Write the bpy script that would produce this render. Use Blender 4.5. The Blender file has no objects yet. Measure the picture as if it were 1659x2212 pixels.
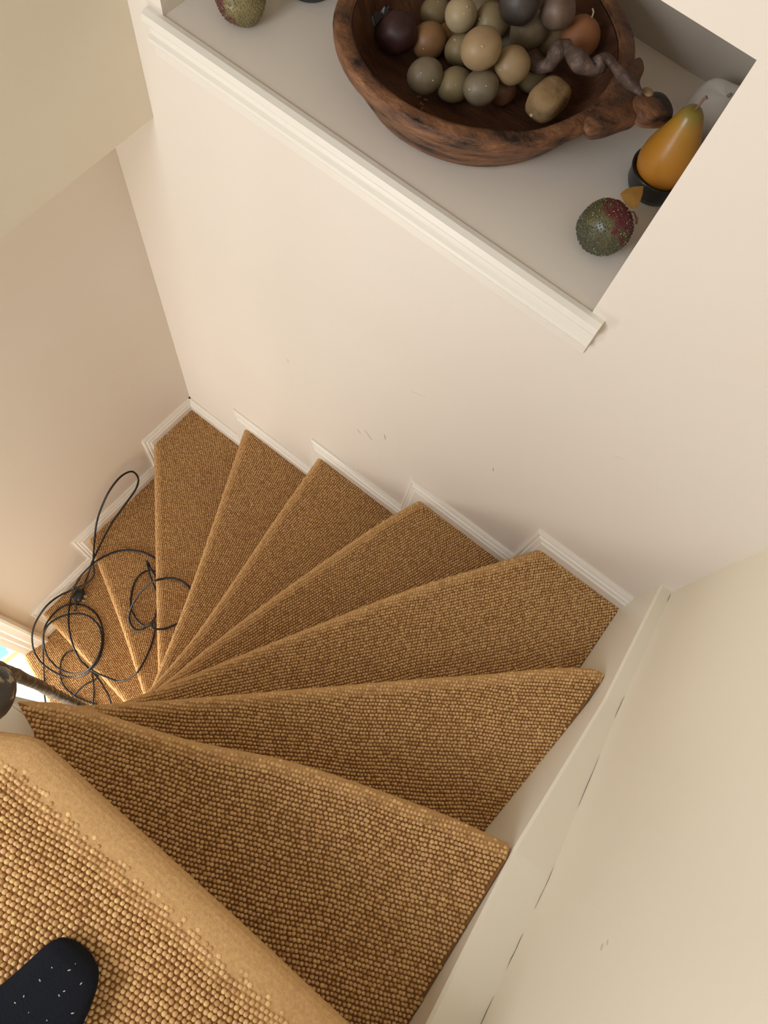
import bpy, bmesh, math, random
import numpy as np
from mathutils import Vector, Matrix, noise

# ------------------------------------------------------------------ units
# plan measured in "u" (one u = 0.66 m) from the camera point; z = 0 is the hall floor
U, H = 0.66, 3.03
def P(x, y, z): return Vector((x*U, y*U, z*U + H))

# ------------------------------------------------------------------ camera
R = np.array(((0.791, 0.601, 0.110), (0.601, -0.732, -0.322), (-0.113, 0.320, -0.941)))
q_, r_ = np.linalg.qr(R.T); R = (q_ * np.sign(np.diag(r_))).T        # orthonormal rows
FPX, CX, CY = 1580.0, 829.5, 1106.0
def at(px, py, z):
    """point of the level plane z (in u) that the photograph shows at a pixel"""
    d = R.T @ np.array(((px-CX)/FPX, (py-CY)/FPX, 1.0))
    d = d * (z/d[2]); return (d[0], d[1], z)
sc = bpy.context.scene
cam_d = bpy.data.cameras.new('camera'); cam = bpy.data.objects.new('camera', cam_d)
sc.collection.objects.link(cam); sc.camera = cam
cam_d.sensor_fit = 'VERTICAL'; cam_d.sensor_height = 36.0; cam_d.sensor_width = 27.0
cam_d.lens = FPX/2212*36.0; cam_d.clip_start = 0.02
m3 = Matrix(((R[0][0], -R[1][0], -R[2][0]), (R[0][1], -R[1][1], -R[2][1]), (R[0][2], -R[1][2], -R[2][2])))
cam.matrix_world = Matrix.Translation(P(0, 0, 0)) @ m3.to_4x4()

# ------------------------------------------------------------------ world, lights, exposure
w = bpy.data.worlds.new('world'); sc.world = w; w.use_nodes = True
w.node_tree.nodes['Background'].inputs[0].default_value = (1.0, 0.93, 0.83, 1)
w.node_tree.nodes['Background'].inputs[1].default_value = 0.44
def area(name, loc, target, sx, sy, power, col):
    l = bpy.data.lights.new(name, 'AREA'); l.shape = 'RECTANGLE'; l.size = sx; l.size_y = sy
    l.energy = power; l.color = col
    o = bpy.data.objects.new(name, l); sc.collection.objects.link(o); o.location = P(*loc)
    o.rotation_euler = (P(*target)-P(*loc)).to_track_quat('-Z', 'Y').to_euler(); return o
area('landing_window_light', (-1.0, -1.25, -0.12), (0.2, 0.4, -1.0), 0.75, 0.75, 17.0, (0.93, 0.98, 1.07))
area('hall_window_light', (-0.9, -2.4, -3.2), (-1.25, 0.2, -3.8), 1.1, 1.2, 25, (1.0, 0.96, 0.90))
area('hall_door_light', (-2.4, -1.3, -3.9), (-1.2, -0.2, -4.2), 0.6, 0.5, 28, (1.0, 0.97, 0.92))
sc.view_settings.view_transform = 'Standard'; sc.view_settings.look = 'None'
sc.view_settings.gamma = 1.0; sc.view_settings.use_curve_mapping = False
sc.view_settings.exposure = 0.06

# ------------------------------------------------------------------ helpers
COL = sc.collection
rnd = random.Random(7)
def new_mesh(name, verts, faces, smooth=False):
    me = bpy.data.meshes.new(name); me.from_pydata([tuple(v) for v in verts], [], faces); me.update()
    if smooth: me.polygons.foreach_set('use_smooth', [True]*len(me.polygons))
    return me
def link(name, me, mat=None, parent=None):
    o = bpy.data.objects.new(name, me); COL.objects.link(o)
    if mat is not None and me is not None: me.materials.append(mat)
    if parent: o.parent = parent
    return o
def tag(o, label=None, cat=None, group=None, kind=None):
    if label: o['label'] = label
    if cat: o['category'] = cat
    if group: o['group'] = group
    if kind: o['kind'] = kind
    return o
def empty(name, loc):
    o = bpy.data.objects.new(name, None); COL.objects.link(o); o.location = loc
    o.empty_display_size = 0.05; return o
def child(name, me, mat, parent):
    """mesh made in world coordinates hung under an Empty that may have been moved"""
    o = link(name, me, mat); o.parent = parent
    o.matrix_parent_inverse = Matrix.Translation(-world_loc(parent)); return o
def world_loc(o):
    v = Vector(o.location)
    while o.parent:
        v = v + o.matrix_parent_inverse.to_translation(); o = o.parent; v = v + Vector(o.location)
    return v
def bm_mesh(name, bm, smooth=False):
    bmesh.ops.recalc_face_normals(bm, faces=bm.faces)
    me = bpy.data.meshes.new(name); bm.to_mesh(me); bm.free()
    if smooth: me.polygons.foreach_set('use_smooth', [True]*len(me.polygons))
    return me
def add_box(bm, a, b):
    """box between two corners in u"""
    a = P(*a); b = P(*b)
    vs = [bm.verts.new((x, y, z)) for z in (a.z, b.z) for (x, y) in ((a.x, a.y), (b.x, a.y), (b.x, b.y), (a.x, b.y))]
    for f in ((3,2,1,0), (4,5,6,7), (0,1,5,4), (1,2,6,5), (2,3,7,6), (3,0,4,7)): bm.faces.new([vs[i] for i in f])
def add_prism(bm, pts, z0, z1):
    lo = [bm.verts.new(P(x, y, z0)) for x, y in pts]; hi = [bm.verts.new(P(x, y, z1)) for x, y in pts]
    n = len(pts); bm.faces.new(lo[::-1]); bm.faces.new(hi)
    for i in range(n): bm.faces.new((lo[i], lo[(i+1) % n], hi[(i+1) % n], hi[i]))
    return lo, hi
def catmull(pts, n=8, closed=False):
    pts = [Vector(p) for p in pts]; out = []; m = len(pts)
    for i in range(m if closed else m-1):
        g = (lambda k: pts[k % m]) if closed else (lambda k: pts[max(0, min(m-1, k))])
        p0, p1, p2, p3 = g(i-1), g(i), g(i+1), g(i+2)
        for j in range(n):
            t = j/n
            out.append(0.5*((2*p1)+(p2-p0)*t+(2*p0-5*p1+4*p2-p3)*t*t+(3*p1-p0-3*p2+p3)*t**3))
    if not closed: out.append(pts[-1])
    return out
def tube(bm, path, rad, seg=8):
    """tube along a list of world points; rad is a number or a function of 0..1"""
    path = [Vector(p) for p in path]; n = len(path); rings = []; up = Vector((0.3, 0.2, 1)).normalized()
    for i, p in enumerate(path):
        t = (path[min(i+1, n-1)]-path[max(i-1, 0)]).normalized()
        s = t.cross(up)
        if s.length < 1e-4: s = t.cross(Vector((1, 0, 0)))
        s.normalize(); up = s.cross(t).normalized()
        r = rad(i/(n-1)) if callable(rad) else rad
        rings.append([bm.verts.new(p + (s*math.cos(a)+up*math.sin(a))*r) for a in (2*math.pi*k/seg for k in range(seg))])
    for a, b in zip(rings, rings[1:]):
        for k in range(seg): bm.faces.new((a[k], a[(k+1) % seg], b[(k+1) % seg], b[k]))
    bm.faces.new(rings[0][::-1]); bm.faces.new(rings[-1])
def ball(bm, c, rx, ry, rz, seg=24, ring=14, rot=None, fn=None):
    """ellipsoid in metres around world point c, fn(unit) gives a radius factor"""
    c = Vector(c); rows = []
    def vert(d):
        k = fn(d) if fn else 1.0
        v = Vector((d.x*rx*k, d.y*ry*k, d.z*rz*k))
        if rot: v = rot @ v
        return bm.verts.new(c+v)
    top = vert(Vector((0, 0, 1))); bot = vert(Vector((0, 0, -1)))
    for i in range(1, ring):
        th = math.pi*i/ring
        rows.append([vert(Vector((math.sin(th)*math.cos(2*math.pi*j/seg), math.sin(th)*math.sin(2*math.pi*j/seg), math.cos(th)))) for j in range(seg)])
    for j in range(seg):
        k = (j+1) % seg
        bm.faces.new((top, rows[0][j], rows[0][k])); bm.faces.new((bot, rows[-1][k], rows[-1][j]))
        for a, b in zip(rows, rows[1:]): bm.faces.new((a[j], b[j], b[k], a[k]))
def lathe(bm, c, prof, seg=48, fn=None):
    """turn (radius, height) pairs in metres about the vertical through c"""
    c = Vector(c); rows = []
    for r, z in prof:
        if r < 1e-6: rows.append([bm.verts.new(c+Vector((0, 0, z)))]); continue
        row = []
        for j in range(seg):
            a = 2*math.pi*j/seg; k, dz = fn(a, r, z) if fn else (1.0, 0.0)
            row.append(bm.verts.new(c+Vector((r*k*math.cos(a), r*k*math.sin(a), z+dz))))
        rows.append(row)
    for a, b in zip(rows, rows[1:]):
        for j in range(seg):
            k = (j+1) % seg
            if len(a) == 1 and len(b) == 1: continue
            if len(a) == 1: bm.faces.new((a[0], b[k], b[j]))
            elif len(b) == 1: bm.faces.new((a[j], a[k], b[0]))
            else: bm.faces.new((a[j], a[k], b[k], b[j]))

# ------------------------------------------------------------------ materials
def mat(name, col, rough=0.6, spec=0.5):
    m = bpy.data.materials.new(name); m.use_nodes = True
    b = m.node_tree.nodes['Principled BSDF']
    b.inputs['Base Color'].default_value = (*col, 1); b.inputs['Roughness'].default_value = rough
    b.inputs['Specular IOR Level'].default_value = spec
    return m
def nd(m, t, **kw):
    n = m.node_tree.nodes.new(t)
    for k, v in kw.items():
        if k in n.inputs: n.inputs[k].default_value = v
        else: setattr(n, k, v)
    return n
def ln(m, a, b): m.node_tree.links.new(a, b)
def bsdf(m): return m.node_tree.nodes['Principled BSDF']
def ramp(m, stops):
    n = m.node_tree.nodes.new('ShaderNodeValToRGB'); e = n.color_ramp.elements
    while len(e) > 1: e.remove(e[-1])
    e[0].position, e[0].color = stops[0][0], (*stops[0][1], 1)
    for p, c in stops[1:]:
        k = e.new(p); k.color = (*c, 1)
    return n
def coords(m, scale=(1, 1, 1)):
    g = nd(m, 'ShaderNodeNewGeometry'); mp = nd(m, 'ShaderNodeMapping'); mp.inputs['Scale'].default_value = scale
    ln(m, g.outputs['Position'], mp.inputs['Vector']); return mp.outputs[0]
def noise_col(m, stops, scale, detail=4, stretch=(1, 1, 1), rough=0.55):
    v = coords(m, stretch); n = nd(m, 'ShaderNodeTexNoise'); n.inputs['Scale'].default_value = scale
    n.inputs['Detail'].default_value = detail; n.inputs['Roughness'].default_value = rough
    ln(m, v, n.inputs['Vector']); r = ramp(m, stops); ln(m, n.outputs['Fac'], r.inputs['Fac'])
    ln(m, r.outputs[0], bsdf(m).inputs['Base Color']); return n, r
def bump(m, scale, strength, dist, detail=3, stretch=(1, 1, 1)):
    v = coords(m, stretch); n = nd(m, 'ShaderNodeTexNoise'); n.inputs['Scale'].default_value = scale
    n.inputs['Detail'].default_value = detail; ln(m, v, n.inputs['Vector'])
    b = nd(m, 'ShaderNodeBump'); b.inputs['Strength'].default_value = strength; b.inputs['Distance'].default_value = dist
    ln(m, n.outputs['Fac'], b.inputs['Height']); ln(m, b.outputs[0], bsdf(m).inputs['Normal'])

M = {}
def plaster(name, a, b):
    m = mat(name, a, 0.55, 0.3); noise_col(m, [(0.3, a), (0.7, b)], 3.0, 3); bump(m, 60, 0.12, 0.002); return m
M['wall'] = plaster('painted_plaster', (0.79, 0.715, 0.62), (0.80, 0.735, 0.645))
M['wall_side'] = plaster('painted_plaster_side', (0.79, 0.72, 0.58), (0.81, 0.74, 0.60))
M['niche'] = plaster('niche_shade_tone', (0.47, 0.41, 0.34), (0.50, 0.44, 0.37))  # wall plaster darkened: the recess's shade is put into this colour
m = M['trim'] = mat('gloss_trim_paint', (0.82, 0.775, 0.69), 0.35, 0.5); bump(m, 90, 0.08, 0.001)
m = M['string'] = mat('string_paint', (0.80, 0.745, 0.62), 0.4, 0.5); bump(m, 40, 0.1, 0.0015)
m = M['carpet'] = mat('carpet_ground', (0.36, 0.20, 0.085), 0.95, 0.05)
noise_col(m, [(0.35, (0.46, 0.265, 0.11)), (0.65, (0.56, 0.335, 0.145))], 260, 4); bump(m, 900, 0.7, 0.0012, 4)
m = M['backing'] = mat('carpet_backing', (0.24, 0.12, 0.045), 1.0, 0.02)
m = M['riser'] = mat('carpet_riser', (0.36, 0.20, 0.085), 0.95, 0.05); bump(m, 700, 0.8, 0.002)
m = M['loops'] = mat('carpet_loops', (0.4, 0.24, 0.1), 0.92, 0.08)
g = nd(m, 'ShaderNodeNewGeometry')
r = ramp(m, [(0.0, (0.48, 0.275, 0.115)), (0.3, (0.61, 0.37, 0.158)), (0.6, (0.67, 0.43, 0.19)), (0.8, (0.66, 0.40, 0.205)), (1.0, (0.72, 0.50, 0.21))])
ln(m, g.outputs['Random Per Island'], r.inputs['Fac']); ln(m, r.outputs[0], bsdf(m).inputs['Base Color'])
bump(m, 1500, 0.6, 0.0007, 2)
m = M['wood'] = mat('carved_wood', (0.2, 0.09, 0.04), 0.5, 0.4)
noise_col(m, [(0.36, (0.022, 0.012, 0.009)), (0.43, (0.11, 0.05, 0.026)), (0.55, (0.21, 0.093, 0.042)), (0.68, (0.33, 0.165, 0.08))], 13, 9, (1.0, 1.6, 5.0), 0.62)
bump(m, 70, 0.8, 0.007, 7, (1, 1, 3.5))
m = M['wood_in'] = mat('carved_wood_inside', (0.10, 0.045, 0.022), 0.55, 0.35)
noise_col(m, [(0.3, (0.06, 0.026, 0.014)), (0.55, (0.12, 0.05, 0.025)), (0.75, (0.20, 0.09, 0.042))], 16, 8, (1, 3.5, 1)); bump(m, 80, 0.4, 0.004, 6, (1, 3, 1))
m = M['cable'] = mat('black_cable', (0.008, 0.008, 0.009), 0.42, 0.35)
m = M['plug'] = mat('black_plastic', (0.010, 0.010, 0.011), 0.4, 0.5)
m = M['pin'] = mat('plug_pin_metal', (0.6, 0.55, 0.45), 0.3); bsdf(m).inputs['Metallic'].default_value = 1
m = M['sock'] = mat('black_knit', (0.010, 0.011, 0.015), 0.95, 0.1); bump(m, 500, 0.5, 0.0015, 3)
m = M['lint'] = mat('lint', (0.5, 0.45, 0.33), 0.9)
m = M['rail'] = mat('chipped_dark_paint', (0.04, 0.03, 0.022), 0.38, 0.5)
noise_col(m, [(0.0, (0.016, 0.012, 0.010)), (0.50, (0.045, 0.034, 0.025)), (0.55, (0.065, 0.048, 0.033)), (0.575, (0.30, 0.23, 0.15))], 75, 7)
bump(m, 40, 0.4, 0.003, 5)
m = M['floor'] = mat('pale_floorboards', (0.7, 0.6, 0.45), 0.5); noise_col(m, [(0.3, (0.60, 0.50, 0.37)), (0.7, (0.70, 0.60, 0.46))], 6, 4, (1, 8, 1))
M['scuff'] = mat('scuff', (0.42, 0.37, 0.31), 0.7); M['scuff_light'] = mat('scuff_light', (0.66, 0.55, 0.45), 0.7)
M['scuff_smudge'] = mat('scuff_smudge', (0.60, 0.54, 0.43), 0.7)
M['crack'] = mat('paint_crack', (0.10, 0.08, 0.06), 0.9)

# ------------------------------------------------------------------ stair data (u)
def zt(k): return -2.215 - 0.297*(k-3)
def xw(y): return -1.513 - 0.035*(1-y)             # left wall face
ZTOP = 1.9; ZF = -4.591
# each tread: front (nosing) line from the newel outwards, then the rest of its outline
STEP = {
 0: ([(-0.62,-0.378), (-0.52,-0.318), (-0.425,-0.262), (-0.375,-0.236), (-0.325,-0.233), (-0.20,-0.237), (0.083,-0.244), (0.30,-0.252), (0.468,-0.256)], [(0.468,-1.5), (-0.75,-1.5), (-0.75,-0.455)]),
 1: ([(-0.532,-0.254), (-0.439,-0.193), (-0.216,-0.106), (-0.023,-0.012), (0.149,0.052), (0.32,0.108), (0.452,0.141)], [(0.467,-0.33), (-0.40,-0.33), (-0.462,-0.279)]),
 2: ([(-0.54,-0.246), (-0.36,-0.088), (-0.152,0.102), (0.111,0.344), (0.24,0.459), (0.389,0.598), (0.47,0.660), (0.506,0.671)], [(0.482,0.171), (0.455,0.06), (-0.47,-0.32), (-0.56,-0.30)]),
 3: ([(-0.55,-0.26), (-0.479,-0.134), (-0.377,0.045), (-0.167,0.413), (-0.04,0.626), (0.122,0.862), (0.201,0.979)], [(0.515,0.979), (0.511,0.58), (-0.48,-0.32)]),
 4: ([(-0.56,-0.27), (-0.511,-0.089), (-0.474,0.103), (-0.41,0.386), (-0.304,0.776), (-0.232,0.979)], [(0.27,0.979), (-0.48,-0.30)]),
 5: ([(-0.60,-0.28), (-0.592,-0.053), (-0.603,0.187), (-0.665,0.678), (-0.697,0.979)], [(-0.17,0.979), (-0.52,-0.32)]),
 6: ([(-0.62,-0.25), (-0.685,-0.051), (-0.825,0.304), (-1.046,0.805), (-1.122,0.979)], [(-0.63,0.979), (-0.57,-0.30)]),
 7: ([(-0.62,-0.20), (-0.715,-0.108), (-1.113,0.303), (-1.503,0.712)], [(-1.493,0.979), (-1.06,0.979), (-0.57,-0.30)]),
 8: ([(-0.64,-0.29), (-0.783,-0.212), (-1.098,-0.034), (-1.523,0.181)], [(-1.502,0.79), (-0.58,-0.26)]),
 9: ([(-0.68,-0.345), (-0.918,-0.312), (-1.216,-0.276), (-1.536,-0.242)], [(-1.520,0.26), (-0.60,-0.24)]),
 10: ([(-0.78,-0.72), (-1.0,-0.655), (-1.309,-0.572), (-1.62,-0.472)], [(-1.62,-0.40), (-1.54,-0.40), (-1.532,-0.16), (-0.64,-0.25)]),
}

# ------------------------------------------------------------------ setting: walls, floor
NX0, NX1, NZ0, NZ1, NYB = -1.195, -0.075, -1.19, -0.635, 1.72     # niche
bm = bmesh.new()
add_box(bm, (-1.8, 1.0, ZF), (NX0, 1.85, ZTOP))
add_box(bm, (NX1, 1.0, ZF), (0.8, 1.85, ZTOP))
add_box(bm, (NX0, 1.0, ZF), (NX1, 1.85, NZ0))
add_box(bm, (NX0, 1.0, NZ1), (NX1, 1.85, ZTOP))
add_box(bm, (NX0, NYB, NZ0), (NX1, 1.85, NZ1))
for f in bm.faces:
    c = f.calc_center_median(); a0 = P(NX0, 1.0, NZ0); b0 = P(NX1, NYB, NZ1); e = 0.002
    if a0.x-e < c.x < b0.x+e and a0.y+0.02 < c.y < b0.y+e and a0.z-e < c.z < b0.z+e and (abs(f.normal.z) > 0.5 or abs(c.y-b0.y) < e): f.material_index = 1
wall_back = tag(link('wall_back', bm_mesh('wall_back', bm), M['wall']), 'cream plaster wall behind the winding stair, with a recessed niche', 'wall', kind='structure')
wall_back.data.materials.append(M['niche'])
bm = bmesh.new()
add_prism(bm, [(xw(1.0), 1.0), (-1.9, 1.0), (-1.9, -0.36), (xw(-0.36), -0.36)], ZF, -1.45)
add_prism(bm, [(xw(-0.36), -0.36), (-1.9, -0.36), (-1.9, -1.9), (xw(-1.9), -1.9)], -1.60, -1.45)
tag(link('wall_left', bm_mesh('wall_left', bm), M['wall']), 'cream wall at the turn of the stair below the overhang', 'wall', kind='structure')
bm = bmesh.new(); add_box(bm, (-1.304, -1.9, -1.522), (-1.92, 1.0, ZTOP))
tag(link('wall_overhang', bm_mesh('wall_overhang', bm), M['wall_side']), 'beige overhanging upper wall with a sharp bottom edge', 'wall', kind='structure')
bm = bmesh.new(); add_box(bm, (0.553, -2.2, ZF), (0.8, 1.0, ZTOP))
wall_right = tag(link('wall_right', bm_mesh('wall_right', bm), M['wall_side']), 'plain yellowish cream wall on the right of the stair', 'wall', kind='structure')
bm = bmesh.new(); add_box(bm, (-6, -6, ZF-0.1), (0.8, 1.85, ZF))
tag(link('floor', bm_mesh('floor', bm), M['floor']), 'pale hall floor at the foot of the stair', 'floor', kind='structure')

# ------------------------------------------------------------------ staircase
stair = tag(empty('staircase', P(-0.5, -0.2, ZF)), 'winding staircase covered in brown looped carpet', 'staircase', kind='structure')
def offset_line(pts, d):
    """shift an open plan line to its right-hand side by d"""
    out = []
    for i, p in enumerate(pts):
        a = Vector(pts[max(i-1, 0)]); b = Vector(pts[min(i+1, len(pts)-1)]); t = (b-a).normalized()
        out.append((p[0]+t.y*d, p[1]-t.x*d))
    return out
def smooth_line(pts, n=5): return [(v.x, v.y) for v in catmull([(x, y, 0) for x, y in pts], n)]
def inside(pt, poly):
    x, y = pt; c = False; n = len(poly)
    for i in range(n):
        x1, y1 = poly[i]; x2, y2 = poly[i-1]
        if (y1 > y) != (y2 > y) and x < (x2-x1)*(y-y1)/(y2-y1)+x1: c = not c
    return c
def seg_dist(px_, py_, line):
    best = np.full(px_.shape, 1e9)
    for (x1, y1), (x2, y2) in zip(line, line[1:]):
        dx, dy = x2-x1, y2-y1; t = np.clip(((px_-x1)*dx+(py_-y1)*dy)/(dx*dx+dy*dy), 0, 1)
        best = np.minimum(best, np.hypot(px_-x1-t*dx, py_-y1-t*dy))
    return best
def poly_mask(X, Y, poly):
    c = np.zeros(X.shape, bool); n = len(poly)
    for i in range(n):
        x1, y1 = poly[i]; x2, y2 = poly[i-1]
        with np.errstate(divide='ignore', invalid='ignore'):
            hit = ((y1 > Y) != (y2 > Y)) & (X < (x2-x1)*(Y-y1)/(y2-y1 if y2 != y1 else 1e-12)+x1)
        c ^= hit
    return c
nrng = np.random.default_rng(3)
def bead_template(seg, rings):
    v = []; f = []
    for i in range(rings):
        a = (math.pi/2)*i/rings*1.0 - 0.18*(i == 0)
        for j in range(seg):
            t = 2*math.pi*j/seg; v.append((math.cos(a)*math.cos(t), math.cos(a)*math.sin(t), math.sin(a)))
    v.append((0, 0, 1.0))
    for i in range(rings-1):
        for j in range(seg):
            k = (j+1) % seg; f.append((i*seg+j, i*seg+k, (i+1)*seg+k)); f.append((i*seg+j, (i+1)*seg+k, (i+1)*seg+j))
    for j in range(seg): f.append(((rings-1)*seg+j, (rings-1)*seg+(j+1) % seg, rings*seg))
    return np.array(v), np.array(f)
def loops_mesh(k, poly, front, back_line, edge):
    """rows of wool loops over the visible part of a tread, in metres"""
    poly = [(x*U, y*U) for x, y in poly]; front = [(x*U, y*U) for x, y in front]
    a = np.array(front[0]); b = np.array(front[-1]); d0 = b-a
    ang = math.atan2(d0[1], d0[0])
    if k >= 2:                                    # rows lie between this nosing and the one above
        e = np.array(back_line[-1])-np.array(back_line[0]); ang2 = math.atan2(e[1], e[0])
        ang = ang + 0.45*((ang2-ang+math.pi) % (2*math.pi)-math.pi)
    pitch = 0.0059
    P_ = np.array(poly); c = P_.mean(0); L = 1.4
    n = int(L/pitch); i, j = np.meshgrid(np.arange(-n, n), np.arange(-n, n))
    shift = nrng.random(2*n+2)
    u = (i+0.5*(j % 2)+0.25*shift[j+n])*pitch*0.96; v = j*pitch*1.0
    v = v + 0.0018*np.sin(u*19+j*0.05) + 0.0010*np.sin(u*47+1.3)
    u = u + nrng.normal(0, 0.0005, u.shape); v = v + nrng.normal(0, 0.0003, v.shape)
    X = c[0]+u*math.cos(ang)-v*math.sin(ang); Y = c[1]+u*math.sin(ang)+v*math.cos(ang)
    bb = (X > P_[:,0].min()) & (X < P_[:,0].max()) & (Y > P_[:,1].min()) & (Y < P_[:,1].max())
    X, Y = X[bb], Y[bb]
    ok = poly_mask(X, Y, poly); X, Y = X[ok], Y[ok]
    if k > 0:                                     # leave out what lies deep under the tread above
        up = [(x*U, y*U) for x, y in STEP[k-1][0]]; upoly = [(x*U, y*U) for x, y in outline(k-1)]
        deep = poly_mask(X, Y, upoly) & (seg_dist(X, Y, up) > 0.05); X, Y = X[~deep], Y[~deep]
    else:
        ok = Y > -0.78*U; X, Y = X[ok], Y[ok]
    df = seg_dist(X, Y, front); fade = np.clip((df-edge)/(0.022 if k == 0 else 0.0075), 0, 1)
    keep = nrng.random(X.shape) < fade*1.5; X, Y, fade = X[keep], Y[keep], fade[keep]
    N = len(X); rn = 0.024*U; q = np.clip(1-seg_dist(X, Y, front)/rn, 0, 1)
    nose = rn*(1-np.sqrt(1-q*q)) if k else np.zeros(N)          # loops bend over the nosing
    tv, tf = bead_template(8, 3) if k < 4 else bead_template(6, 2)
    hr = pitch*0.50; sc_ = nrng.normal(1, 0.07, N)
    hz = 0.0042*(0.12+0.88*fade)*nrng.normal(1, 0.12, N)
    th = nrng.normal(0, 0.2, N)+ang+0.12
    ex = hr*1.06*sc_; ey = hr*0.97*sc_
    V = np.empty((N, len(tv), 3))
    lx = tv[None,:,0]*ex[:,None]; ly = tv[None,:,1]*ey[:,None]
    V[:,:,0] = X[:,None]+lx*np.cos(th)[:,None]-ly*np.sin(th)[:,None]
    V[:,:,1] = Y[:,None]+lx*np.sin(th)[:,None]+ly*np.cos(th)[:,None]
    V[:,:,2] = (zt(k)*U+H-0.0004-nose)[:,None]+np.sign(tv[None,:,2])*np.abs(tv[None,:,2])**0.8*hz[:,None]
    F = (tf[None]+(np.arange(N)*len(tv))[:,None,None]).reshape(-1, 3)
    me = bpy.data.meshes.new('carpet_loops'); me.vertices.add(N*len(tv)); me.vertices.foreach_set('co', V.reshape(-1))
    me.loops.add(F.size); me.loops.foreach_set('vertex_index', F.reshape(-1).astype(np.int32))
    me.polygons.add(len(F)); me.polygons.foreach_set('loop_start', np.arange(0, F.size, 3, dtype=np.int32))
    me.polygons.foreach_set('loop_total', np.full(len(F), 3, dtype=np.int32))
    me.update(calc_edges=True); me.polygons.foreach_set('use_smooth', [True]*len(F))
    return me
def outline(k): return smooth_line(STEP[k][0]) + STEP[k][1]
def step_mesh(k):
    """carpeted tread with a rounded nosing along its front line"""
    front = smooth_line(STEP[k][0]); rest = STEP[k][1]; n = len(front)
    rn = 0.024 if k else 0.045; th = 0.052 if k else 0.036; zz = zt(k)
    # a front profile swept along the nosing: (set back, drop)
    prof = [(rn*(1-math.sin(a)), rn*(1-math.cos(a))*min(1, 0.6/rn*0.04)) for a in (math.pi/2*i/6 for i in range(7))]
    prof = [(0.082 if k == 0 else 0.033, 0.0)]+prof+[(0.004, th*0.75), (0.014, th)]
    bm = bmesh.new(); rows = []
    for s, d in prof:
        line = offset_line(front, s)
        if k:                                     # the rounding dies out towards the narrow tip
            fc = [max(0.12, min(1.0, math.hypot(p[0]-front[0][0], p[1]-front[0][1])/0.07)) for p in front]
            line = [(p[0]+(q[0]-p[0])*c, p[1]+(q[1]-p[1])*c) for p, q, c in zip(front, line, fc)]
        rows.append([bm.verts.new(P(x, y, zz-d)) for x, y in line])
    for a, b in zip(rows, rows[1:]):
        for i in range(n-1): bm.faces.new((a[i], a[i+1], b[i+1], b[i]))
    top = [bm.verts.new(P(x, y, zz)) for x, y in rest]; bot = [bm.verts.new(P(x, y, zz-th)) for x, y in rest]
    ft = bm.faces.new(rows[0]+top); ft.material_index = 1; bm.faces.new((rows[-1]+bot)[::-1])
    for i in range(len(rest)-1): bm.faces.new((top[i], top[i+1], bot[i+1], bot[i]))
    bm.faces.new([r_[-1] for r_ in rows]+[bot[0], top[0]])
    bm.faces.new([r_[0] for r_ in rows][::-1]+[top[-1], bot[-1]])
    bmesh.ops.triangulate(bm, faces=[f for f in bm.faces if len(f.verts) > 4])
    me = bm_mesh('tread', bm); return me
for k in range(11):
    t = child('tread', step_mesh(k), M['carpet'], stair); t.data.materials.append(M['backing'])
    back = STEP[k-1][0] if k else STEP[0][0]
    lp = child('carpet_loops', loops_mesh(k, outline(k), smooth_line(STEP[k][0]), back, 0.027 if k == 0 else 0.0025), M['loops'], t)
    lp['kind'] = 'stuff'
    # riser below the nosing
    line = offset_line(smooth_line(STEP[k][0]), 0.055); line2 = offset_line(smooth_line(STEP[k][0]), 0.075)
    z1 = zt(k)-(0.052 if k else 0.036); z0 = max(zt(k+1), ZF)-0.002
    bm = bmesh.new(); add_prism(bm, line+line2[::-1], z0, z1)
    bmesh.ops.triangulate(bm, faces=[f for f in bm.faces if len(f.verts) > 4])
    child('riser', bm_mesh('riser', bm), M['riser'], t)
# white painted string along the right wall
bm = bmesh.new()
SX = [(1.0, 0.517, -1.952), (0.58, 0.511, -1.812), (0.137, 0.462, -1.625), (-0.208, 0.466, -1.527), (-1.5, 0.468, -1.10)]
rows = []
for y, x, z in SX: rows.append([bm.verts.new(P(*p)) for p in ((x, y, z-1.0), (x, y, z-0.006), (x+0.006, y, z), (0.5535, y, z), (0.5535, y, z-1.0))])
for a, b in zip(rows, rows[1:]):
    for i in range(5): bm.faces.new((a[i], a[(i+1) % 5], b[(i+1) % 5], b[i]))
bm.faces.new(rows[0]); bm.faces.new(rows[-1][::-1])
tag(link('trim_1', bm_mesh('trim_1', bm), M['string']), 'cream painted stair string sloping along the right wall', 'stair string', kind='structure')
# newel post under the turn of the handrail
bm = bmesh.new()
e0 = Vector((-0.60, -0.275)); dv = Vector((0.995, 0.10)); nv = Vector((0.10, -0.995))
q = [e0, e0+dv*0.15, e0+dv*0.15+nv*0.13, e0+nv*0.13]
lo, hi = add_prism(bm, [tuple(v) for v in q], ZF, -1.66)
bmesh.ops.bevel(bm, geom=list({e for v in hi for e in v.link_edges}), offset=0.004, segments=2, affect='EDGES')
tag(link('newel_post', bm_mesh('newel_post', bm), M['string']), 'cream square newel post below the dark handrail scroll', 'post')

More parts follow.
